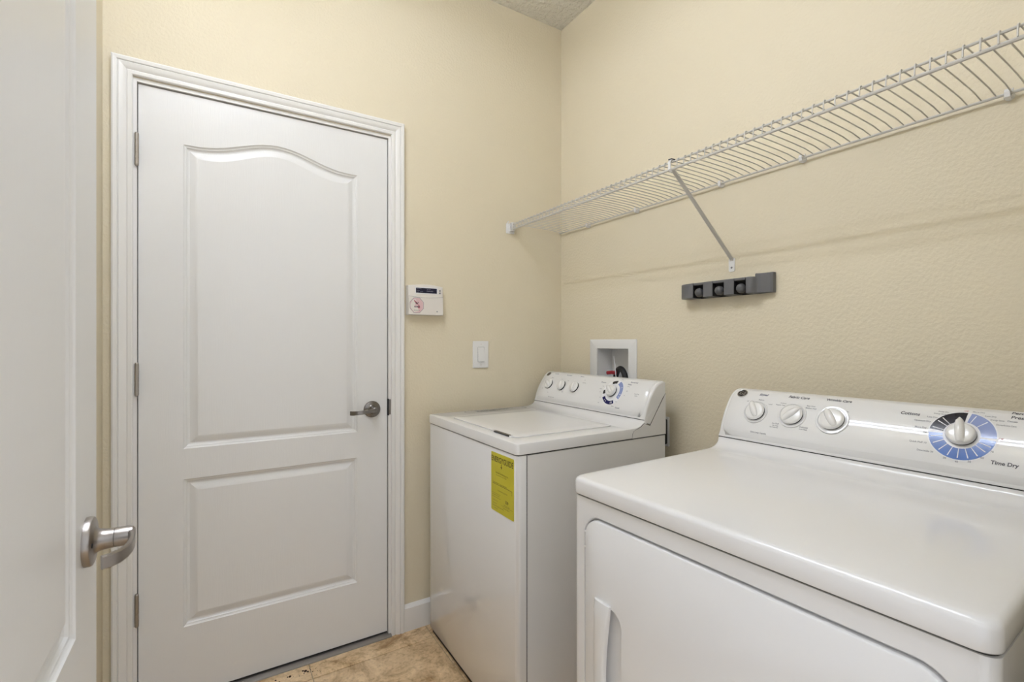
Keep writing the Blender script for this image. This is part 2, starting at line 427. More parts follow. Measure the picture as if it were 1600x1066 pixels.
    def knob(s, name, y, t, r, ang, h=.0105, fin=1.0, tail=.96, collar=None, big=False):
        y, t = s.adj(y, t); o, n, up, right = s.frame(y, t)
        if collar:
            c = MB(); c.lathe([(-.002,collar),(.0008,collar),(.0018,collar-.0012),(.0018,r+.004),(.0006,r+.0025),(.0006,r*.5)], o, n, 48)
            c.build('knob_collar', 'plastic', s.root)
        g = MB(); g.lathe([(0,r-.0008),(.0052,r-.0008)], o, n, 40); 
        k = MB(); k.lathe([(.0052,r-.0004),(.0058,r),(h*.6,r*.97),(h*.8,r*.93),(h*.93,r*.88),(h,r*.78),(h*1.02,r*.4),(h*1.025,.001)], o, n, 48)
        kb = k.build(name, 'knob', s.root)
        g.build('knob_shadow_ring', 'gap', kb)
        # pointed grip fin running across the knob
        a = radians(ang); d = up*cos(a)+right*sin(a); e = n.cross(d).normalized()
        f = MB(); L0 = -r*tail*.92; L1 = r*fin; loops = []
        hf = h*(1.0 if not big else 1.15)
        for i in range(13):
            q = i/12; x = L0+(L1-L0)*q
            wid = r*(.34 if not big else .36)*(1-.0*q)*math.sqrt(max(1-((q-.42)/.60)**2, .02)) if q < .98 else r*.05
            top = hf+ (r*.30)*math.sin(pi*min(max(q*.98+.02, 0), 1))**.6
            if q > .9: top = hf*.75 + r*.2*(1-q)*5
            wid = max(wid, r*.07)
            sec = []
            for c, z in ((-1,.0),(-.93,.55),(-.75,.82),(-.4,.96),(0,1),(.4,.96),(.75,.82),(.93,.55),(1,.0)):
                sec.append(o+d*x+e*(c*wid)+n*(h*.5+(top-h*.5)*z))
            loops.append(sec)
        f.loft(loops, True, True).build('grip', 'knob', kb, 60)
        return kb
    def badge(s, y, t, r=.0135):
        y, t = s.adj(y, t); o, n, up, right = s.frame(y, t)
        b_ = MB(); b_.lathe([(-.001,r),(.0012,r),(.002,r-.0012),(.0016,r-.0022)], o, n, 32)
        bo = b_.build('brand_badge', 'badge', s.root)
        MB().lathe([(.0012,r-.0020),(.0019,r-.0022)], o, n, 32).build('badge_disc', 'black', bo)
        g = MB(); vs, fs = text2d('GE', r*1.15, 'CENTER', .35, .95, .0002)
        g.add([o+right*a+up*(b_2-r*.40)+n*.0022 for a, b_2 in vs], fs)
        for q in range(4):
            aa = pi/4+q*pi/2; L = []
            for k in range(9):
                ph = aa-.55+1.1*k/8; L.append(ph)
            rr_ = [r*.62+ (r*.09)*sin(pi*k/8) for k in range(9)]
            g.add([o+(right*cos(p_)+up*sin(p_))*(q_+e_)+n*.0022 for p_, q_ in zip(L, rr_) for e_ in (0,.0006)], [(2*k,2*k+1,2*k+3,2*k+2) for k in range(8)])
        g.build('badge_monogram', 'badge', bo, 0)

def extrude_y(mb, prof, y0, y1): return mb.loft([[(x,y,z) for x, z in prof] for y in (y0, y1)], True, True)
def deck_rise(xb, zb, ztop, xs=.062):
    # concave sweep from the flat deck up to the console base
    out = []
    for k in range(9):
        q = k/8; out.append((xb-xs+xs*(1-(1-q)**.75*1.0) if False else xb-xs+xs*sin(pi/2*q)**.9, ztop+(zb-ztop)*(1-cos(pi/2*q))))
    return out

# ------------------------------------------------------------------ washer
WX, WBX, WN, WF = -.736, -.0975, -.744, -.0605; ZS, ZT = .868, .9035
wash = thing('washing_machine', 'white top-loading washing machine in the corner beside the closed door, yellow energy label on front', 'washing machine', (-.42,-.40,0))
b = MB(); b.box(WX+.0356, WBX, WN+.001, WF-.001, .018, ZS-.0035); b.build('cabinet', 'enamel', wash, 0)
def wrap(ins):   # front panel plan: wraps round both front corners
    x0 = WX+ins; r = .014
    out = [(WX+.0325, WF-ins)]
    for k in range(7): a = pi/2*k/6; out.append((x0+r-r*sin(a), WF-ins-r+r*cos(a)))
    for k in range(7): a = pi/2*k/6; out.append((x0+r-r*cos(a), WN+ins+r-r*sin(a)))
    out.append((WX+.0325, WN+ins)); return out
MB().loft([[(x,y,z) for x, y in wrap(i)] for z, i in ((.026,.001),(.028,0),(ZS-.004,0),(ZS-.0025,.001))], True, True).build('front_panel', 'gloss', wash, 40)
MB().box(WX+.0322, WX+.0355, WN+.0006, WF-.0006, .02, ZS-.004).build('panel_gap', 'gap', wash, 0)
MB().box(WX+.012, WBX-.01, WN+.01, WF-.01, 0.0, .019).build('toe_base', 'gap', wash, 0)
MB().box(WX+.006, WBX-.001, WN+.006, WF-.006, ZS-.005, ZS+.002).build('deck_seam', 'gap', wash, 0)
# deck with recess for the lid
xb = -.2065; zb = .928
def rl(x0, x1, y0, y1, r, z): return [(x,y,z) for x, y in rr(x0, x1, y0, y1, r, 5)]
LX0, LX1, LY0, LY1 = -.6925, -.283, -.668, -.192
D1 = -.262
b = MB()
o = lambda i, z: rl(WX-.003+i, xb-.014, WN-.0015+i, WF+.0015-i, .014, z)
b.loft([o(.003,ZS), o(0,ZS+.002), o(0,ZT-.006), o(.0015,ZT-.002), o(.005,ZT), rl(LX0-.003,LX1+.003,LY0-.003,LY1+.003,.022,ZT-.001), rl(LX0-.001,LX1+.001,LY0-.001,LY1+.001,.02,ZT-.006), rl(LX0+.01,LX1-.01,LY0+.01,LY1-.01,.012,ZT-.0065)], True, True)
b.build('top_deck', 'enamel', wash, 32)
ri = deck_rise(xb, zb, ZT, .058)
prof = [(D1-.02, ZT-.0003)]+[p for p in ri if p[0] > D1-.02]+[(xb+.012, zb), (xb+.012, ZS+.006), (D1-.02, ZS+.006)]
nri = len(prof)-3
def wprof(i): return [(x, z-(i if k < nri else 0)) for k, (x, z) in enumerate(prof)]
MB().loft([[(x,y,z) for x, z in wprof(i)] for y, i in ((WF+.0010,.006),(WF-.0003,.002),(WF-.0035,0),(WN+.0035,0),(WN+.0003,.002),(WN-.0010,.006))], True, True).build('deck_back', 'enamel', wash, 40)
lid = MB(); q = lambda i, z: rl(LX0+i, LX1-i, LY0+i, LY1-i, .02, z)
lid.loft([q(.0008,ZT-.006), q(.0008,ZT+.0012), q(.002,ZT+.0022), q(.005,ZT+.0028), q(.05,ZT+.0034)], True, True)
lido = lid.build('lid', 'enamel', wash, 32)
hn = MB(); hn.loft([[(x,y,z) for x, y in rr(-.7005,-.684,-.646,-.520,.006,4)] for z in (ZT-.002, ZT+.0036)], True, True); hn.build('lid_handle_recess', 'enamel', lido)
hn = MB(); hn.loft([[(x,y,z) for x, y in rr(-.7022,-.6905,-.640,-.540,.004,4)] for z in (ZT, ZT+.0040)], True, True); hn.build('lid_handle_gap', 'black', lido)
# rear end caps beside the console
for sgn, y in ((-1, WN-.0005), (1, WF+.0005)):
    pf = [(-.2665,ZS+.001),(-.2640,.8850),(-.2590,.8925),(-.250,.8968),(-.2375,.9000),(-.223,.9055),(-.2135,.9125),(-.207,.9150),(-.1785,.9060),(-.1080,1.0020),(WBX,1.0160),(WBX,ZS+.001)]
    pg = [(-.2672,ZS+.001),(-.2648,.8854),(-.2595,.8932),(-.2503,.8976),(-.2377,.9008),(-.2235,.9063),(-.2143,.9131),(-.208,.9166),(-.1782,.9072),(-.1086,1.0032),(WBX,1.0172),(WBX,ZS+.001)]
    e = MB(); e.loft([[(x, y+sgn*d, z) for x, z in pf] for d in (-.001, .0019)], True, True)
    eo = e.build('end_cap', 'plastic', wash, 20)
    e = MB(); e.loft([[(x, y+sgn*d, z) for x, z in pg] for d in (-.001, .0012)], True, True)
    e.build('cap_gap', 'gap', eo, 0)
cw = Console(wash, xb, zb, WN-.0012, WF+.0012, .1075, ZS)
for n_, y, ang in (('temperature_knob',-.147,-52),('temperature_knob',-.240,-12),('temperature_knob',-.331,-12)):
    cw.knob(n_, y, .0835, .0240, ang, h=.012, fin=.98, tail=.9)
cw.badge(-.1014, .1354, .0125)
b = MB(); cw.sector(b, -.561, .084, .020, .0525, 0, 360, .0002); b.build('dial_ring', 'white', cw.body, 0)
b = MB(); cw.sector(b, -.561, .084, .0345, .0505, 18, 122); b.build('dial_light_blue_band', 'lblue', cw.body, 0)
b = MB(); cw.sector(b, -.561, .084, .0365, .0505, 150, 238); b.build('dial_navy_band', 'navy', cw.body, 0)
b = MB(); cw.sector(b, -.561, .084, .037, .050, -30, 2); b.build('dial_black_band', 'black', cw.body, 0)
b = MB(); cw.sector(b, -.561, .084, .037, .050, 255, 275); b.build('dial_black_band', 'black', cw.body, 0)
b = MB()
for a in (60,98,112,160,165,170,206,218): cw.sector(b, -.561, .084, .0400, .0475, a-.9, a+.9, .0008)
b.build('dial_ticks', 'white', cw.body, 0)
cw.knob('cycle_knob', -.558, .086, .0235, -52, h=.018, fin=1.12, tail=.85, big=True)
b = MB()
for tx, y, t, sz in (('Load Size',-.158,.140,.0072),('Temperature',-.2513,.1388,.0072),('Options',-.340,.1385,.0072),('Cottons',-.4877,.121,.0085),('Permanent',-.6452,.1335,.0085),('Press',-.6300,.1225,.0085),('Casuals',-.612,.026,.0075)):
    cw.text(b, tx, y, t-sz*.3, sz)
b.build('heading_lettering', 'inkblue', cw.body, 0)
b = MB()
for tx, y, t, sz in (('Medium',-.150,.1165,.0042),('Small',-.110,.060,.0042),('Super',-.160,.045,.0042),('Cold',-.268,.111,.0042),('Warm',-.262,.056,.0042),('Hot',-.222,.114,.0042),
        ('Extra Rinse',-.378,.108,.0046),('Off',-.372,.121,.0042),('Extra Large Capacity',-.194,.0262,.0052),('Heavy',-.4985,.104,.0042),('Normal',-.492,.091,.0042),('Light',-.495,.078,.0042),
        ('Off',-.505,.056,.0042),('Soak',-.505,.035,.0042),('Rinse',-.578,.142,.0042),('Heavy',-.624,.123,.0042),('Normal',-.630,.113,.0042),('Light',-.632,.095,.0042),('Off',-.628,.075,.0042),('Delicate',-.585,.029,.0042),('Spin',-.598,.048,.0042),('Heavy Duty',-.685,.087,.005),('System',-.685,.080,.005)):
    cw.text(b, tx, y, t-sz*.3, sz, shear=0)
b.build('small_lettering', 'inkgray', cw.body, 0)
# instruction strip printed beside the lid
b = MB(); zt = ZT+.0006
def dtext(mb, txt, x, y, size, z, sx=1.0, align='LEFT', bold=0):
    vs, fs = text2d(txt, size, align, 0, sx, bold); mb.add([(x+a, y+c, z) for a, c in vs], fs)
b.loft([[(x,y,zt) for x, y in rr(-.590+i,-.285-i,-.120+i,-.083-i,.012,5)] for i in (0,.0030)])
for i, (tx, y) in enumerate((('BLEACH  DETERGENT  SOFTENER',-.096),('ADD BLEACH BEFORE CLOTHES ARE LOADED',-.107),('DO NOT OVERFILL  SEE INSTRUCTIONS',-.115))):
    dtext(b, tx, -.540, y-.003, (.014,.0095,.008)[i], zt, .80, bold=.0003)
b.build('instruction_print', 'printink', wash, 0)
# yellow energy label stuck on the front panel
ex = WX-.0010; lab = MB(); lo = [(y,z) for y, z in rr(-.7262,-.5888,.668,.8535,.004,4)]
lab.loft([[(x,y,z) for y, z in lo] for x in (WX+.0002, ex)], True, True); labo = lab.build('energy_label', 'yellow', wash, 0)
b = MB()
def ltext(mb, txt, y, z, size, sx=1, align='LEFT', bold=0):
    vs, fs = text2d(txt, size, align, 0, sx, bold); mb.add([(ex-.0004, y-a, z+c) for a, c in vs], fs)
ltext(b, 'ENERGYGUIDE', -.5905, .8255, .0245, .815, bold=.0004)
b.add([(ex-.0004,y,z) for y, z in ((-.652,.823),(-.655,.823),(-.655,.815),(-.6585,.815),(-.6535,.807),(-.6485,.815),(-.652,.815))], [(0,1,2,3,4,5,6)])
def bar2(z, y0, y1, h=.0012): b.add([(ex-.0004,y0,z),(ex-.0004,y1,z),(ex-.0004,y1,z+h),(ex-.0004,y0,z+h)], [(0,1,2,3)])
for i, (tx, y, z, s_, x_) in enumerate((('Estimated Yearly Electricity Use',-.618,.790,.0070,.85),('When used with a water heater',-.620,.783,.0058,.85),('Clothes Washer  Capacity Standard',-.600,.757,.0062,.95),('Compare the energy use of this',-.630,.736,.0062,.75),
        ('Only standard size washers',-.596,.718,.0058,.72),('are used in this scale',-.600,.701,.0052,.72),('Cost is based on',-.602,.692,.0048,.72),('Your cost will depend on your utility',-.598,.684,.0058,.8),('rates and use',-.610,.677,.0052,.72),
        ('kWh per year',-.668,.699,.0068,.9),('Estimated operating cost',-.662,.690,.0055,.72))):
    ltext(b, tx, y, z, s_, x_)
ltext(b, '539', -.678, .7085, .0125, .95, bold=.0003)
bar2(.754,-.599,-.717); bar2(.7245,-.5935,-.648,.0008); bar2(.7125,-.5935,-.65,.0008); bar2(.6965,-.655,-.72,.0006)
b.add([(ex-.0004,y,z) for y, z in ((-.7155,.742),(-.717,.742),(-.717,.755),(-.7155,.755))], [(0,1,2,3)])
b.build('label_print', 'yink', labo, 0)

# ------------------------------------------------------------------ dryer
DX, DB, DN, DF = -.804, -.147, -1.778, -1.092
dry = thing('clothes_dryer', 'white front-loading clothes dryer in the right foreground with big blue timer dial', 'dryer', (DX,DF,0))
YC = (DN+DF)/2
def dl(i, z, r=.022): return [(x,y,z) for x, y in rr(DX-.0045+i, DB, DN-.001+i, DF+.001-i, r, 6)]
b = MB(); b.loft([dl(.0045,.020,.018), dl(.0045,.864,.018)], True, True)
cab = b
# cabinet: front with a door opening
DY0, DY1, DZ0, DZ1, DR = -1.750, -1.127, .145, .831, .045
def cabloop(i, z): return [(x,y,z) for x, y in rr(DX+i, DB, DN+i, DF-i, .016, 5)]
b = MB()
def ring(x, i, r, n=8): return [(x, y, z) for y, z in rr(DY0+i, DY1-i, DZ0+i, DZ1-i, r, n)]
nR = 8
side = MB(); 
plan = [(DB, DF)]+[(DX+.016-.016*sin(a), DF-.016+.016*cos(a)) for a in [pi/2*k/6 for k in range(7)]]
plan2 = [(DX+.016-.016*cos(a), DN+.016-.016*sin(a)) for a in [pi/2*k/6 for k in range(7)]]+[(DB, DN)]
side.loft([[(x,y,z) for x, y in plan] for z in (.02,.864)], closed=False)
side.loft([[(x,y,z) for x, y in plan2] for z in (.02,.864)], closed=False)
side.add([(DB,DF,.02),(DB,DN,.02),(DB,DN,.864),(DB,DF,.864)], [(0,1,2,3)])
side.add([(x,y,.864) for x, y in plan+plan2], [tuple(range(len(plan+plan2)))])
side.add([(x,y,.02) for x, y in plan+plan2], [tuple(range(len(plan+plan2)))])
outer = [(DX, y, z) for y, z in rr(DN+.016, DF-.016, .02, .864, .0001, nR)]
side.loft([outer, ring(DX,0,DR), ring(DX+.002,.0015,DR), ring(DX+.010,.004,DR-.004), ring(DX+.0105,.012,DR-.008)], False, True)
side.build('cabinet', 'enamel', dry, 35)
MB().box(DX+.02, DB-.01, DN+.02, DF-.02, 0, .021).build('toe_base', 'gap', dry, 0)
MB().loft([[(x,y,z) for x, y in rr(DX+.003, DB-.003, DN+.003, DF-.003, .016, 5)] for z in (.8635,.8685)], True, True).build('deck_seam', 'gap', dry)
# top deck
zb2 = .9328; xb2 = -.253; D2 = -.320; ZTD = .905
do = lambda i, z: [(x,y,z) for x, y in rr(DX-.006+i, xb2-.012, DN-.0015+i, DF+.0015-i, .022, 7)]
b = MB(); b.loft([do(.004,.8675), do(.001,.869), do(0,.872), do(0,ZTD-.010), do(.0012,ZTD-.006), do(.0035,ZTD-.0028), do(.007,ZTD-.0008), do(.012,ZTD)], True, True)
b.build('top_deck', 'enamel', dry, 40)
ri = deck_rise(xb2, zb2, ZTD, .062)
pf = [(D2-.03, ZTD-.0003)]+[p for p in ri]+[(xb2+.012, zb2), (DB-.001, zb2-.03), (DB-.001, .868), (D2-.03, .868)]
def inset_prof(i): return [(x, z-(i if k <= len(ri)+1 else 0)) for k, (x, z) in enumerate(pf)]
b = MB(); b.loft([[(x,y,z) for x, z in inset_prof(i)] for y, i in ((DF+.0015,.010),(DF+.0013,.006),(DF-.0005,.0028),(DF-.004,.0008),(DF-.010,0),(DN+.010,0),(DN+.004,.0008),(DN+.0005,.0028),(DN-.0013,.006),(DN-.0015,.010))], True, True)
b.build('deck_back', 'enamel', dry, 40)
# door
dd = MB(); g_ = .0065
def dr(x, i, r): return [(x, y, z) for y, z in rr(DY0+g_+i, DY1-g_-i, DZ0+g_+i, DZ1-g_-i, r, nR)]
HY0, HY1, HZ0, HZ1 = -1.240, -1.172, .36, .657      # handle pocket
xf = DX-.004
hole = lambda x, i, r: [(x, y, z) for y, z in rr(HY0+i, HY1-i, HZ0+i, HZ1-i, r, nR)]
dd.loft([dr(DX+.009,0,DR-.006), dr(xf+.004,0,DR-.006), dr(xf+.0015,.0008,DR-.007), dr(xf,.003,DR-.009), hole(xf,0,.030), hole(xf+.002,.002,.028), hole(xf+.016,.014,.018), hole(xf+.018,.022,.012)], True, True)
ddo = dd.build('door', 'enamel', dry, 35)
hb = MB(); loops = []
for k in range(17):
    q = k/16; z = HZ0+(HZ1+.006-HZ0)*q
    c = sin(pi*q); right = -1.213+.014*c**1.2; left = -1.166
    lift = .0105 if 0 < k < 16 else .006
    loops.append([(xf+.001, left, z), (xf-lift*.55, left-.001, z), (xf-lift*.95, left-.006, z), (xf-lift, left-.012, z), (xf-lift*1.15, (left+right)/2, z), (xf-lift*1.05, right+.005, z), (xf-lift*.8, right+.001, z), (xf-.001, right, z), (xf+.003, right+.004, z)])
hb.loft(loops, True, True).build('handle', 'plastic', ddo, 50)
hh = MB()
for z in (.790, .757):
    hh.box(DX-.001, DX+.003, DY1-.006, DY1-.001, z-.002, z+.002, .0006)
hh.build('door_bumper', 'plastic', ddo)
cd = Console(dry, xb2, zb2, DN-.0012, DF+.0012, .108, ZS); cd.turned = True
for y in (DN, DF):
    sgn = 1 if y == DF else -1
    pfc = [(xb2+.030,.92),(xb2+.100,1.012),(xb2+.102,1.045),(DB-.0005,1.04),(DB-.0005,.869),(xb2-.03,.869)]
    MB().loft([[(x, y+sgn*d, z) for x, z in pfc] for d in (.0005,.0028)], True, True).build('end_cap', 'plastic', dry, 20)
cd.knob('signal_knob', -1.189, .0840, .0260, -30, fin=1.28, tail=.8, collar=.0330)
cd.knob('fabric_care_knob', -1.283, .0870, .0270, 42, fin=1.05, tail=.95, collar=.0345)
cd.knob('wrinkle_care_knob', -1.374, .0885, .0275, -34, fin=1.12, tail=.85, collar=.0365)
cd.badge(-1.1339, .136, .0145)
cy_, ct_ = -1.6035, .0915
b = MB(); cd.sector(b, cy_, ct_, .018, .0532, 0, 360, .0002); b.build('dial_ring', 'white', cd.body, 0)
b = MB(); cd.sector(b, cy_, ct_, .0288, .0513, 277, 363); b.build('dial_black_band', 'black', cd.body, 0)
b = MB(); cd.sector(b, cy_, ct_, .0288, .0513, 10, 90); b.build('dial_light_blue_band', 'lblue', cd.body, 0)
b = MB(); cd.sector(b, cy_, ct_, .0288, .0513, 96, 268); b.build('dial_blue_band', 'blue', cd.body, 0)
b = MB()
for a in (283,303,315,20,46,112,127,144,162,181,200,220,240,258):
    cd.sector(b, cy_, ct_, .0288, .0480, a-1.1, a+1.1, .0008)
b.build('dial_ticks', 'white', cd.body, 0)
cd.knob('cycle_knob', cy_, ct_, .0240, -8, h=.0135, fin=1.42, tail=.9, big=True)
b = MB()
for tx, y, t, sz in (('Fabric Care',-1.284,.1405,.0112),('Wrinkle Care',-1.3745,.143,.0102),('Cottons',-1.516,.127,.0105),('Time Dry',-1.6675,.0455,.0098)):
    cd.text(b, tx, y, t-sz*.3, sz, sx=.97, bold=.00022)
for tx, y, t, sz in (('Permanent',-1.6655,.1545,.0100),('Press',-1.6665,.1425,.0100)):
    cd.text(b, tx, y, t-sz*.3, sz, 'LEFT', bold=.0002)
b.build('heading_lettering', 'ink', cd.body, 0)
b = MB(); cd.text(b, 'Signal', -1.194, .1350, .0105, sx=1.0, bold=.0002); b.build('signal_lettering', 'inkblue', cd.body, 0)
b = MB()
for tx, y, t, sz, al in (('Off',-1.159,.1125,.0044,'C'),('Medium',-1.194,.1208,.0048,'C'),('Loud',-1.2217,.1105,.0048,'C'),('Cottons',-1.2530,.1180,.0046,'C'),('Regular Heat',-1.2478,.1120,.0046,'C'),('Easy Care',-1.3200,.1182,.0050,'C'),('Medium Heat',-1.3215,.1120,.0048,'C'),
        ('Air Fluff',-1.2484,.0590,.0054,'C'),('No Heat',-1.2493,.0535,.0044,'C'),('For Delicates',-1.2465,.0488,.0040,'C'),('Delicates',-1.3169,.0595,.0054,'C'),('Low Heat',-1.3166,.0540,.0048,'C'),('On',-1.4007,.1138,.0050,'C'),
        ('Extra Large Capacity',-1.2095,.0284,.0052,'C'),('Damp Dry',-1.5690,.1400,.0040,'C'),('Energy Saver',-1.5645,.1340,.0040,'C'),('Less Dry',-1.5540,.1240,.0050,'C'),('Optimum Dry',-1.5395,.1130,.0050,'C'),('More Dry',-1.5390,.0975,.0050,'C'),('Off',-1.5475,.0870,.0044,'C'),
        ('Quick Fluff 10',-1.5390,.0645,.0052,'C'),('Dewrinkle 20',-1.5525,.0480,.0050,'C'),('30',-1.5839,.0398,.0052,'C'),('40',-1.602,.0362,.0052,'C'),('50',-1.6203,.0400,.0052,'C'),('60',-1.6375,.051,.0052,'C'),('70',-1.6496,.0653,.0050,'C'),
        ('More Dry',-1.6210,.1475,.0046,'C'),('Less Dry',-1.6395,.1395,.0046,'C'),('Energy Saver',-1.6500,.1318,.0040,'C'),('Damp/Extra Care',-1.6630,.1220,.0040,'C'),('Casuals',-1.6700,.1325,.0048,'C')):
    cd.text(b, tx, y, t-sz*.3, sz, sx=.98, shear=0)
b.build('small_lettering', 'inkgray', cd.body, 0)
b = MB()
for y, t in ((-1.6024,.1480),(-1.6590,.0928)): cd.text(b, 'Off', y, t-.0015, .0046, sx=1.1, shear=0)
b.build('off_lettering', 'inkred', cd.body, 0)
dry.location = (-.8049, -1.0899, 0); dry.rotation_euler = (0, 0, .0323)   # the dryer stands slightly turned

# ------------------------------------------------------------------ outlet box in the wall
ob = thing('washer_outlet_box', 'white recessed plumbing box in the wall above the washer', 'outlet box', (0,-.37,1.08))
YA, YB_, ZA, ZB = -.515, -.2245, .94, 1.2145
MB().loft([[(x,y,z) for y, z in rr(a,b_,c,d_,r,3)] for x, a, b_, c, d_, r in ((0,YA,YB_,ZA,ZB,.004),(-.004,YA,YB_,ZA,ZB,.004),(-.0055,YA+.002,YB_-.002,ZA+.002,ZB-.002,.004),(-.0055,OY0,OY1,OZ0,OZ1,.002),(-.001,OY0+.001,OY1-.001,OZ0+.001,OZ1-.001,.002))]).build('frame', 'plastic', ob)
MB().loft([[(x,y,z) for y, z in rr(OY0+i,OY1-i,OZ0+i,OZ1-i,.003,3)] for x, i in ((0,.001),(.085,.004))], False, True).build('recess', 'plastic', ob)
def hose_valve(y, m_, col):
    v = MB(); v.lathe([(0,.010),(.03,.010),(.032,.014),(.045,.014)], (.045,y,OZ0+.004), (0,0,1), 18); vo = v.build('valve', m_, ob)
    h = MB(); h.bar([(.030,y+.030,1.062),(.030,y,1.066),(.030,y-.022,1.064)], .014, .016, (1,0,0)); h.build('valve_handle', col, vo)
    return vo
hose_valve(-.335, 'nickel', 'red')
hs = MB(); hs.tube([(.045+.01*cos(a), -.372+.042*cos(a), 1.022+.062*sin(a)) for a in [pi*k/14 for k in range(15)]], .0125, 10); 
hs.tube([(.055,-.330,1.022),(.055,-.330,.99)], .0125, 10); hs.tube([(.035,-.414,1.022),(.035,-.414,.99)], .0125, 10)
hs.build('hose', 'rubber', ob)
MB().tube([(.05,-.4625,1.0),(.052,-.4635,1.065),(.05,-.462,1.074)], .0035, 8).build('hose_clip', 'rubber', ob)
MB().tube([(.0,-.392,1.00),(.012,-.378,1.05),(.024,-.358,1.10),(.032,-.343,1.138)], .0018, 8).build('plastic_tie', 'white', ob)

# ------------------------------------------------------------------ power outlet behind the washer
po = thing('power_outlet', 'small wall outlet with black plug half hidden behind the washer', 'outlet', (0,-.645,.857))
MB().loft([[(x,y,z) for y, z in rr(-.682+i,-.608-i,.799+i,.913-i,.003,3)] for x, i in ((0,0),(-.004,0),(-.006,.002))], False, True).build('cover_plate', 'plastic', po)
MB().loft([[(x,y,z) for y, z in rr(-.675+i,-.628-i,.806+i,.906-i,.008,4)] for x, i in ((-.006,0),(-.030,.002),(-.034,.006))], False, True).build('plug', 'rubber', po)

# ------------------------------------------------------------------ alarm keypad
kp = thing('alarm_keypad', 'off-white alarm keypad with dark display and octagonal sticker, right of the closed door', 'keypad', (-.735,0,1.38))
kx0, kx1, kz0, kz1 = -.8145, -.6600, 1.3165, 1.4440
def ktop(f): return .004*sin(pi*f)
def kloop(y, i):
    L = [(kx0+i, kz0+i), (kx1-i, kz0+i)]
    for k in range(13):
        f = k/12; L.append((kx1-i+(kx0+2*i-kx1)*f, kz1-.006-i+.0075*sin(pi*f)))
    return [(x, y, z) for x, z in L]
MB().loft([kloop(-.0003,0), kloop(-.024,0), kloop(-.0275,.0012), kloop(-.029,.004)], True, True).build('body', 'beige', kp, 30)
# drop-down cover under the curved seam
def seam(f): return 1.3935-.0055*sin(pi*f)
vs = [(kx0+.001, kz0+.001), (kx1-.001, kz0+.001)]+[(kx1-.001+(kx0-kx1+.002)*k/12, seam(k/12)) for k in range(13)]
MB().loft([[(x,-.028,z) for x, z in vs], [(x,-.0312,z) for x, z in vs]], True, True).build('cover', 'beige', kp, 30)
sm = MB(); sv = [(kx0+.0005+(kx1-kx0-.001)*k/12, seam(k/12)) for k in range(13)]
sm.add([(x,-.0294,z+d_) for x, z in sv for d_ in (-.001,.0014)], [(2*k,2*k+2,2*k+3,2*k+1) for k in range(12)]); sm.build('cover_seam', 'inkgray', kp, 0)
MB().loft([[(x,-.0286-d_,z) for x, z in rr(-.7860+i,-.6845-i,1.4045+i,1.4335-i,.002,3)] for i, d_ in ((0,0),(.001,.0016),(.0035,.0016),(.004,.0008))]).build('bezel', 'white', kp)
MB().add([(x,-.0296,z) for x, z in ((-.7822,1.4078),(-.6885,1.4078),(-.6885,1.4302),(-.7822,1.4302))], [(0,1,2,3)]).build('display', 'screen', kp, 0)
b = MB()
for tx, x, z, s_ in (('ARMED',-.7795,1.4245,.0045),('READY',-.7795,1.4170,.0045),('STAY',-.7795,1.4100,.0042),('AC',-.7660,1.4245,.006),('CHIME',-.7640,1.4130,.0045),('DISARMED',-.7350,1.4150,.0060),('**** ****',-.7350,1.4225,.005)):
    vs, fs = text2d(tx, s_); b.add([(x+a,-.0299,z+c) for a, c in vs], fs)
b.build('display_text', 'lcd', kp, 0)
b = MB()
for z in (1.4215, 1.4110): b.lathe([(0,.0036),(.0016,.0036),(.0022,.003)], (-.6750,-.0288,z), (0,-1,0), 14)
b.build('indicator_light', 'inkgray', kp)
MB().lathe([(0,.0028),(.0012,.0026)], (-.6885,-.0310,1.3320), (0,-1,0), 12).build('latch_button', 'inkgray', kp)
oc = [(-.7790+.0325*cos(pi/8+k*pi/4), 1.3560+.0345*sin(pi/8+k*pi/4)) for k in range(8)]
sk = MB().loft([[(x,-.0310,z) for x, z in oc], [(x,-.0316,z) for x, z in oc]], True, True).build('warning_sticker', 'inkgray', kp, 0)
oc2 = lambda r: [(-.7790+(.0325-r)*cos(pi/8+k*pi/4), 1.3560+(.0345-r)*sin(pi/8+k*pi/4)) for k in range(8)]
MB().add([(x,-.0318,z) for x, z in oc2(.0018)], [tuple(range(8))]).build('sticker_face', 'pink', sk, 0)
b = MB()
b.add([(-.7790+x,-.0320,1.3560+z) for x, z in ((-.028,.004),(-.018,.022),(-.006,.026),(.002,.010),(-.006,.004),(-.012,-.003),(.004,-.010),(.010,-.024),(-.012,-.029),(-.027,-.010))], [tuple(range(10))]); b.build('sticker_pale_area', 'beige', sk, 0)
b = MB(); b.bar([(-.7910,-.0322,1.3760),(-.7845,-.0322,1.3700),(-.7790,-.0322,1.3640),(-.7740,-.0322,1.3600)], [.004,.006,.005,.003], .0002, (.7,0,.7)); 
b.bar([(-.7720,-.0322,1.3590),(-.7690,-.0322,1.3520),(-.7700,-.0322,1.3440)], [.004,.008,.010], .0002, (1,0,0)); b.build('sticker_red_swoosh', 'pinkred', sk, 0)
b = MB()
for tx, x, z, s_, bo in (('W',-.7790,1.3600,.014,.0004),('ALARM',-.7790,1.3475,.0075,.0004),('PROTECTED',-.7790,1.3330,.0048,0)):
    vs, fs = text2d(tx, s_, 'CENTER', 0, 1.0, bo); b.add([(x+a,-.0324,z+c) for a, c in vs], fs)
b.build('sticker_lettering', 'ink', sk, 0)

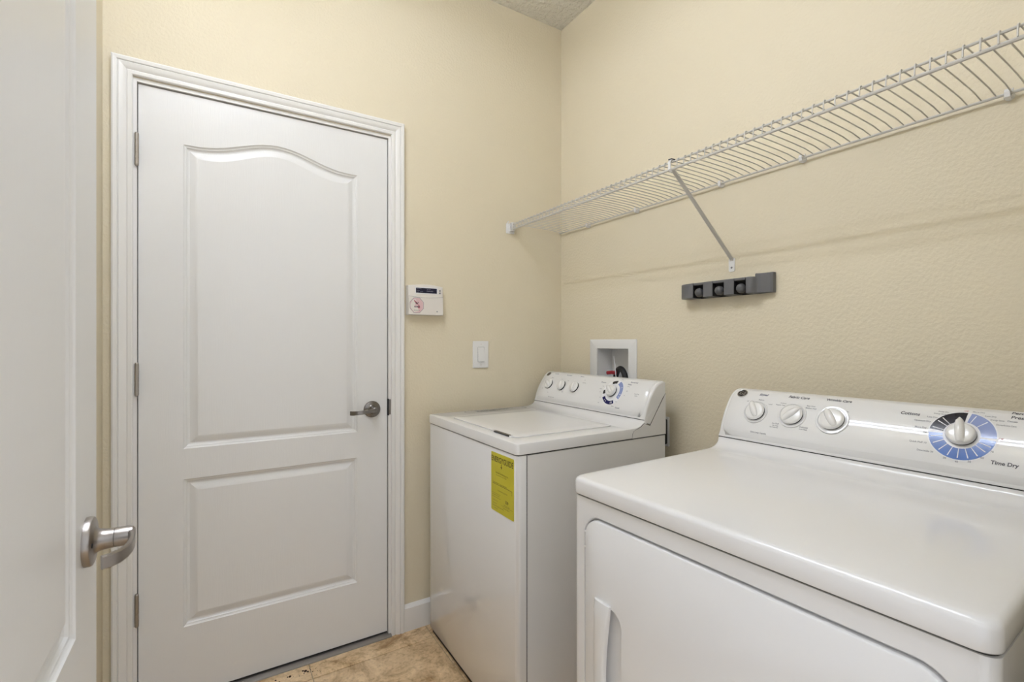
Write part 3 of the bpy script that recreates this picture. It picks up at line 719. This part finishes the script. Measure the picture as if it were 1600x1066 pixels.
# ------------------------------------------------------------------ light switch
ls = thing('light_switch', 'white rocker light switch on the yellow wall between keypad and corner', 'light switch', (-.463,0,1.145))
lx0, lx1, lz0, lz1 = -.5030, -.4240, 1.0850, 1.2070
MB().loft([[(x,y,z) for x, z in rr(lx0+i,lx1-i,lz0+i,lz1-i,.003,3)] for y, i in ((-.0002,0),(-.0045,0),(-.0065,.0022),(-.0066,.004))], True, True).build('wall_plate', 'plastic', ls)
MB().loft([[(x,y,z) for x, z in rr(-.4805+i,-.4465-i,1.1120+i,1.1800-i,.0015,2)] for y, i in ((-.0064,0),(-.0069,0))], True, True).build('rocker_gap', 'inkgray', ls)
r_ = MB(); r_.loft([[(-.4795,-.0065,1.1132),(-.4475,-.0065,1.1132),(-.4475,-.0065,1.1790),(-.4795,-.0065,1.1790)], [(-.4790,-.0115,1.1137),(-.4480,-.0115,1.1137),(-.4480,-.0078,1.1785),(-.4790,-.0078,1.1785)]], True, True); r_.build('rocker', 'plastic', ls, 0)
for z in (1.0990, 1.1930):
    sc = MB().lathe([(0,.0030),(.0010,.0030),(.0014,.0022)], (-.4635,-.0064,z), (0,-1,0), 14).build('screw', 'beige', ls)
    MB().box(-.4655,-.4615,-.0080,-.0077,z-.0004,z+.0004).build('screw_slot', 'inkgray', sc, 0)

# ------------------------------------------------------------------ wire shelf
sh = thing('wire_shelf', 'long white wire shelf on the right wall above the machines', 'shelf', (-.15,-.9,1.74))
FX, FZ, FZ2, WZX, WZ = -.303, 1.7545, 1.7315, -.014, 1.7520
b = MB().tube([(FX,-.012,FZ),(FX,YB+.01,FZ)], .0030, 8).build('front_rod', 'wire', sh)
b = MB().tube([(FX-.004,-.012,FZ2),(FX-.004,YB+.01,FZ2)], .0042, 8).build('front_rod', 'wire', sh)
b = MB().tube([(WZX,-.006,WZ-.003),(WZX,YB+.01,WZ-.003)], .0034, 8).build('wall_rod', 'wire', sh)
wp = [(WZX-.002,0,WZ)]+[(WZX+(FX-WZX)*q, 0, WZ+.0035+(FZ-WZ)*q+.0026*sin(pi*q)) for q in (.15,.3,.45,.6,.75,.9)]+[(FX-.003,0,FZ+.0035),(FX-.0065,0,FZ+.001),(FX-.0085,0,FZ-.008),(FX-.0090,0,FZ2+.002)]
wm = MB().tube(wp, .00155, 6); proto = wm.build('cross_wire', 'wire'); 
proto.parent = sh; off = wl(sh); proto.location = Vector((0,-.0114,0))-off
n_w = 76
for k in range(1, n_w+1):
    c = proto.copy(); COL.objects.link(c); c.location = Vector((0,-.0114-.0240*k,0))-off
for y in (-.2154,-.5196,-.9093,-1.1786,-1.6146):
    c = MB(); c.lathe([(0,.0090),(.004,.0090),(.010,.0070),(.013,.0060)], (0,y,WZ-.006), (-1,0,0), 14)
    c.bar([(-.010,y,WZ-.014),(-.018,y,WZ-.010),(-.0205,y,WZ-.001),(-.017,y,WZ+.006)], .010, .003, (0,1,0))
    c.bar([(-.004,y-.004,WZ),(-.007,y-.006,WZ+.009)], .003, .003, (0,1,0))
    co = c.build('wall_clip', 'plastic', sh)
    MB().lathe([(0,.0026),(.0008,.0026)], (-.0130,y,WZ-.006), (-1,0,0), 10).build('clip_screw', 'inkgray', co)
eb = MB(); eb.box(-.328,-.283,-.0045,-.0002,1.715,1.762,.0015)
eb.box(-.313,-.2945,-.030,-.003,1.724,1.764,.002); 
eb.tube([(-.322,-.003,1.758),(-.322,-.009,1.766),(-.319,-.012,1.770)], .003, 6)
ebo = eb.build('end_bracket', 'plastic', sh)
MB().box(-.3145,-.2930,-.0245,-.0215,1.7265,1.7615).build('bracket_slot', 'ink', ebo, 0)
# diagonal brace
br = MB(); top = Vector((FX+.001,-.9455,FZ2+.004)); foot = Vector((-.0045,-.9455,1.486))
dv = (foot-top).normalized(); br.bar([top, foot], .0135, .005, (0,1,0)); br.bar([foot, (-.0030,-.9455,1.4855+.002), (-.0025,-.9455,1.478)], .0135, .004, (0,1,0))
bro = br.build('support_brace', 'wire', sh)
ft = MB(); ft.loft([[(x,y,z) for y, z in rr(-.9565,-.9345,1.4420,1.4890,.006,4)] for x in (-.0002,-.0030)], True, True); ft.build('brace_foot', 'plastic', bro)
MB().lathe([(0,.0035),(.001,.0034),(.0022,.002)], (-.0030,-.9455,1.4560), (-1,0,0), 12).build('brace_screw', 'inkgray', bro)
hk = MB(); hk.bar([(FX+.006,-.9455,FZ2+.002),(FX-.004,-.9455,FZ2-.007),(FX-.011,-.9455,FZ2),(FX-.0125,-.9455,FZ-.002),(FX-.006,-.9455,FZ+.006),(FX+.005,-.9455,FZ+.004)], .010, .003, (0,1,0)); hk.build('brace_hook', 'plastic', bro)
MB().box(FX-.010,FX+.008,-.9520,-.9395,FZ+.006,FZ+.0085).build('hook_slot', 'ink', bro, 0)

# ------------------------------------------------------------------ broom holder
bh = thing('broom_holder', 'dark grey plastic broom holder with three rollers under the shelf brace', 'tool holder', (0,-.93,1.39))
hz0, hz1 = 1.3590, 1.4225
HXF = -.050
front = [(-.7665,-.001),(-.7665,-.030),(-.7720,-.040),(-.7900,HXF),(-1.0180,HXF),(-1.0300,-.0480),(-1.0420,-.0400),(-1.0500,-.030),(-1.0560,-.0230),(-1.0900,-.0215),(-1.0960,-.017),(-1.0960,-.001)]
slots = [(-.8260,-.8680),(-.9045,-.9480),(-.9840,-1.0260)]
# body pieces between slots share one back rail
def hpiece(mb, pts, zt_=1.4125):
    L = lambda z, i: [(x+ (i if x < -.02 else 0), y, z) for y, x in pts]
    mb.loft([L(hz0,.002), L(hz0+.002,0), L(zt_-.004,0), L(zt_-.001,.002), L(zt_,.005)], True, True)
bd = MB()
edges = [-.7665]+[e for s_ in slots for e in s_]+[-1.0960]
hpiece(bd, [(-.7665,-.001),(-.7665,-.034),(-.7700,-.040),(-.7800,-.0455),(-.7950,HXF),(-.8260,HXF),(-.8260,-.001)])
hpiece(bd, [(-.8680,-.001),(-.8680,HXF),(-.9045,HXF),(-.9045,-.001)])
hpiece(bd, [(-.9480,-.001),(-.9480,HXF),(-.9840,HXF),(-.9840,-.001)])
hpiece(bd, [(-1.0260,-.001),(-1.0260,HXF),(-1.0330,-.0490),(-1.0420,-.0440),(-1.0480,-.0350),(-1.0530,-.0265),(-1.0600,-.0225),(-1.0650,-.001)])
hpiece(bd, [(-1.0470,-.001),(-1.0470,-.0340),(-1.0530,-.0275),(-1.0600,-.0235),(-1.0700,-.0225),(-1.0900,-.0215),(-1.0960,-.017),(-1.0960,-.001)], hz1)
bd.box(-.047,-.001,-1.0220,-.8270,1.4035,1.4120,.001)
bh_o = bd.build('body', 'gray', bh, 30)
bv = bh_o.modifiers.new('edge', 'BEVEL'); bv.width = .0028; bv.segments = 3; bv.limit_method = 'ANGLE'; bv.angle_limit = radians(50)
rail = MB(); rail.box(-.004,-.0005,-1.0220,-.8270,hz0,hz1-.010); rail.build('back_plate', 'gray2', bh, 0)
for a, c in slots:
    ym = (a+c)/2
    sl = MB(); n_ = 6
    vs = [(-.044,ym+.0185,hz1-.012),(-.044,ym-.0185,hz1-.012),(-.006,ym-.0185,hz0+.004),(-.006,ym+.0185,hz0+.004)]
    sl.add(vs, [(0,1,2,3)]); sl.build('slot_ramp', 'gray2', bh, 0)
    MB().box(-.0475,-.003,a-.0006,a+.0003,hz0+.002,1.4045).box(-.0475,-.003,c-.0003,c+.0006,hz0+.002,1.4045).box(-.0475,-.003,c,a,1.4030,1.4042).build('slot_shade', 'gray2', bh, 0)  # thin dark walls added so the slot sides and top look shaded
    MB().sphere((-.0410,ym+.0005,hz0+.0190), .0160, 20, 12).build('roller', 'ball', bh)

# ------------------------------------------------------------------ dirt by the door
random.seed(3); b = MB()
def crumb(x, y, r):
    n = 6; b.lathe([(0,r*.8),(r*.3,r),(r*.6,r*.4)], (x,y,.0002), (random.uniform(-.2,.2),random.uniform(-.2,.2),1), n)
for x, y, r in ((-1.2120,-.050,.006),(-1.2200,-.044,.004),(-1.2050,-.058,.004),(-1.2180,-.060,.003),(-1.2640,-.052,.0050),(-1.2720,-.050,.003),(-1.3100,-.046,.0035),(-1.3000,-.062,.0030),(-1.3400,-.062,.0035),(-1.2350,-.066,.002),(-1.1900,-.066,.0022),(-1.1950,-.052,.002),(-1.1750,-.07,.0018)):
    crumb(x, y, r)
for k in range(30): crumb(random.uniform(-1.42,-1.16), random.uniform(-.12,-.042), random.uniform(.0006,.0014))
tag(b.build('dirt_crumbs', 'debris', None, 0), 'dark dirt crumbs on the tiles by the door threshold', 'dirt', kind='stuff')

# ------------------------------------------------------------------ ceiling lamp (above the frame)
cl = thing('ceiling_lamp', 'two-tube fluorescent lamp on the ceiling above the open door', 'ceiling lamp', (-1.455,-.93,H))
LXc, LZc = -1.455, 2.69
hs = MB(); hs.loft([[(x,y,z) for x, z in ((LXc-.11,H-.0005),(LXc-.09,H-.05),(LXc+.09,H-.05),(LXc+.11,H-.0005))] for y in (-1.58,-.50)], True, True); hs.build('housing', 'housing', cl, 0)
for dx in (-.085,.085):
    MB().tube([(LXc+dx,-1.56,LZc),(LXc+dx,-.52,LZc)], .0185, 12).build('tube', 'tube', cl)
    for y in (-1.57,-.51): MB().box(LXc+dx-.012,LXc+dx+.012,y-.008,y+.008,LZc-.02,H-.049,.002).build('tube_socket', 'housing', cl)
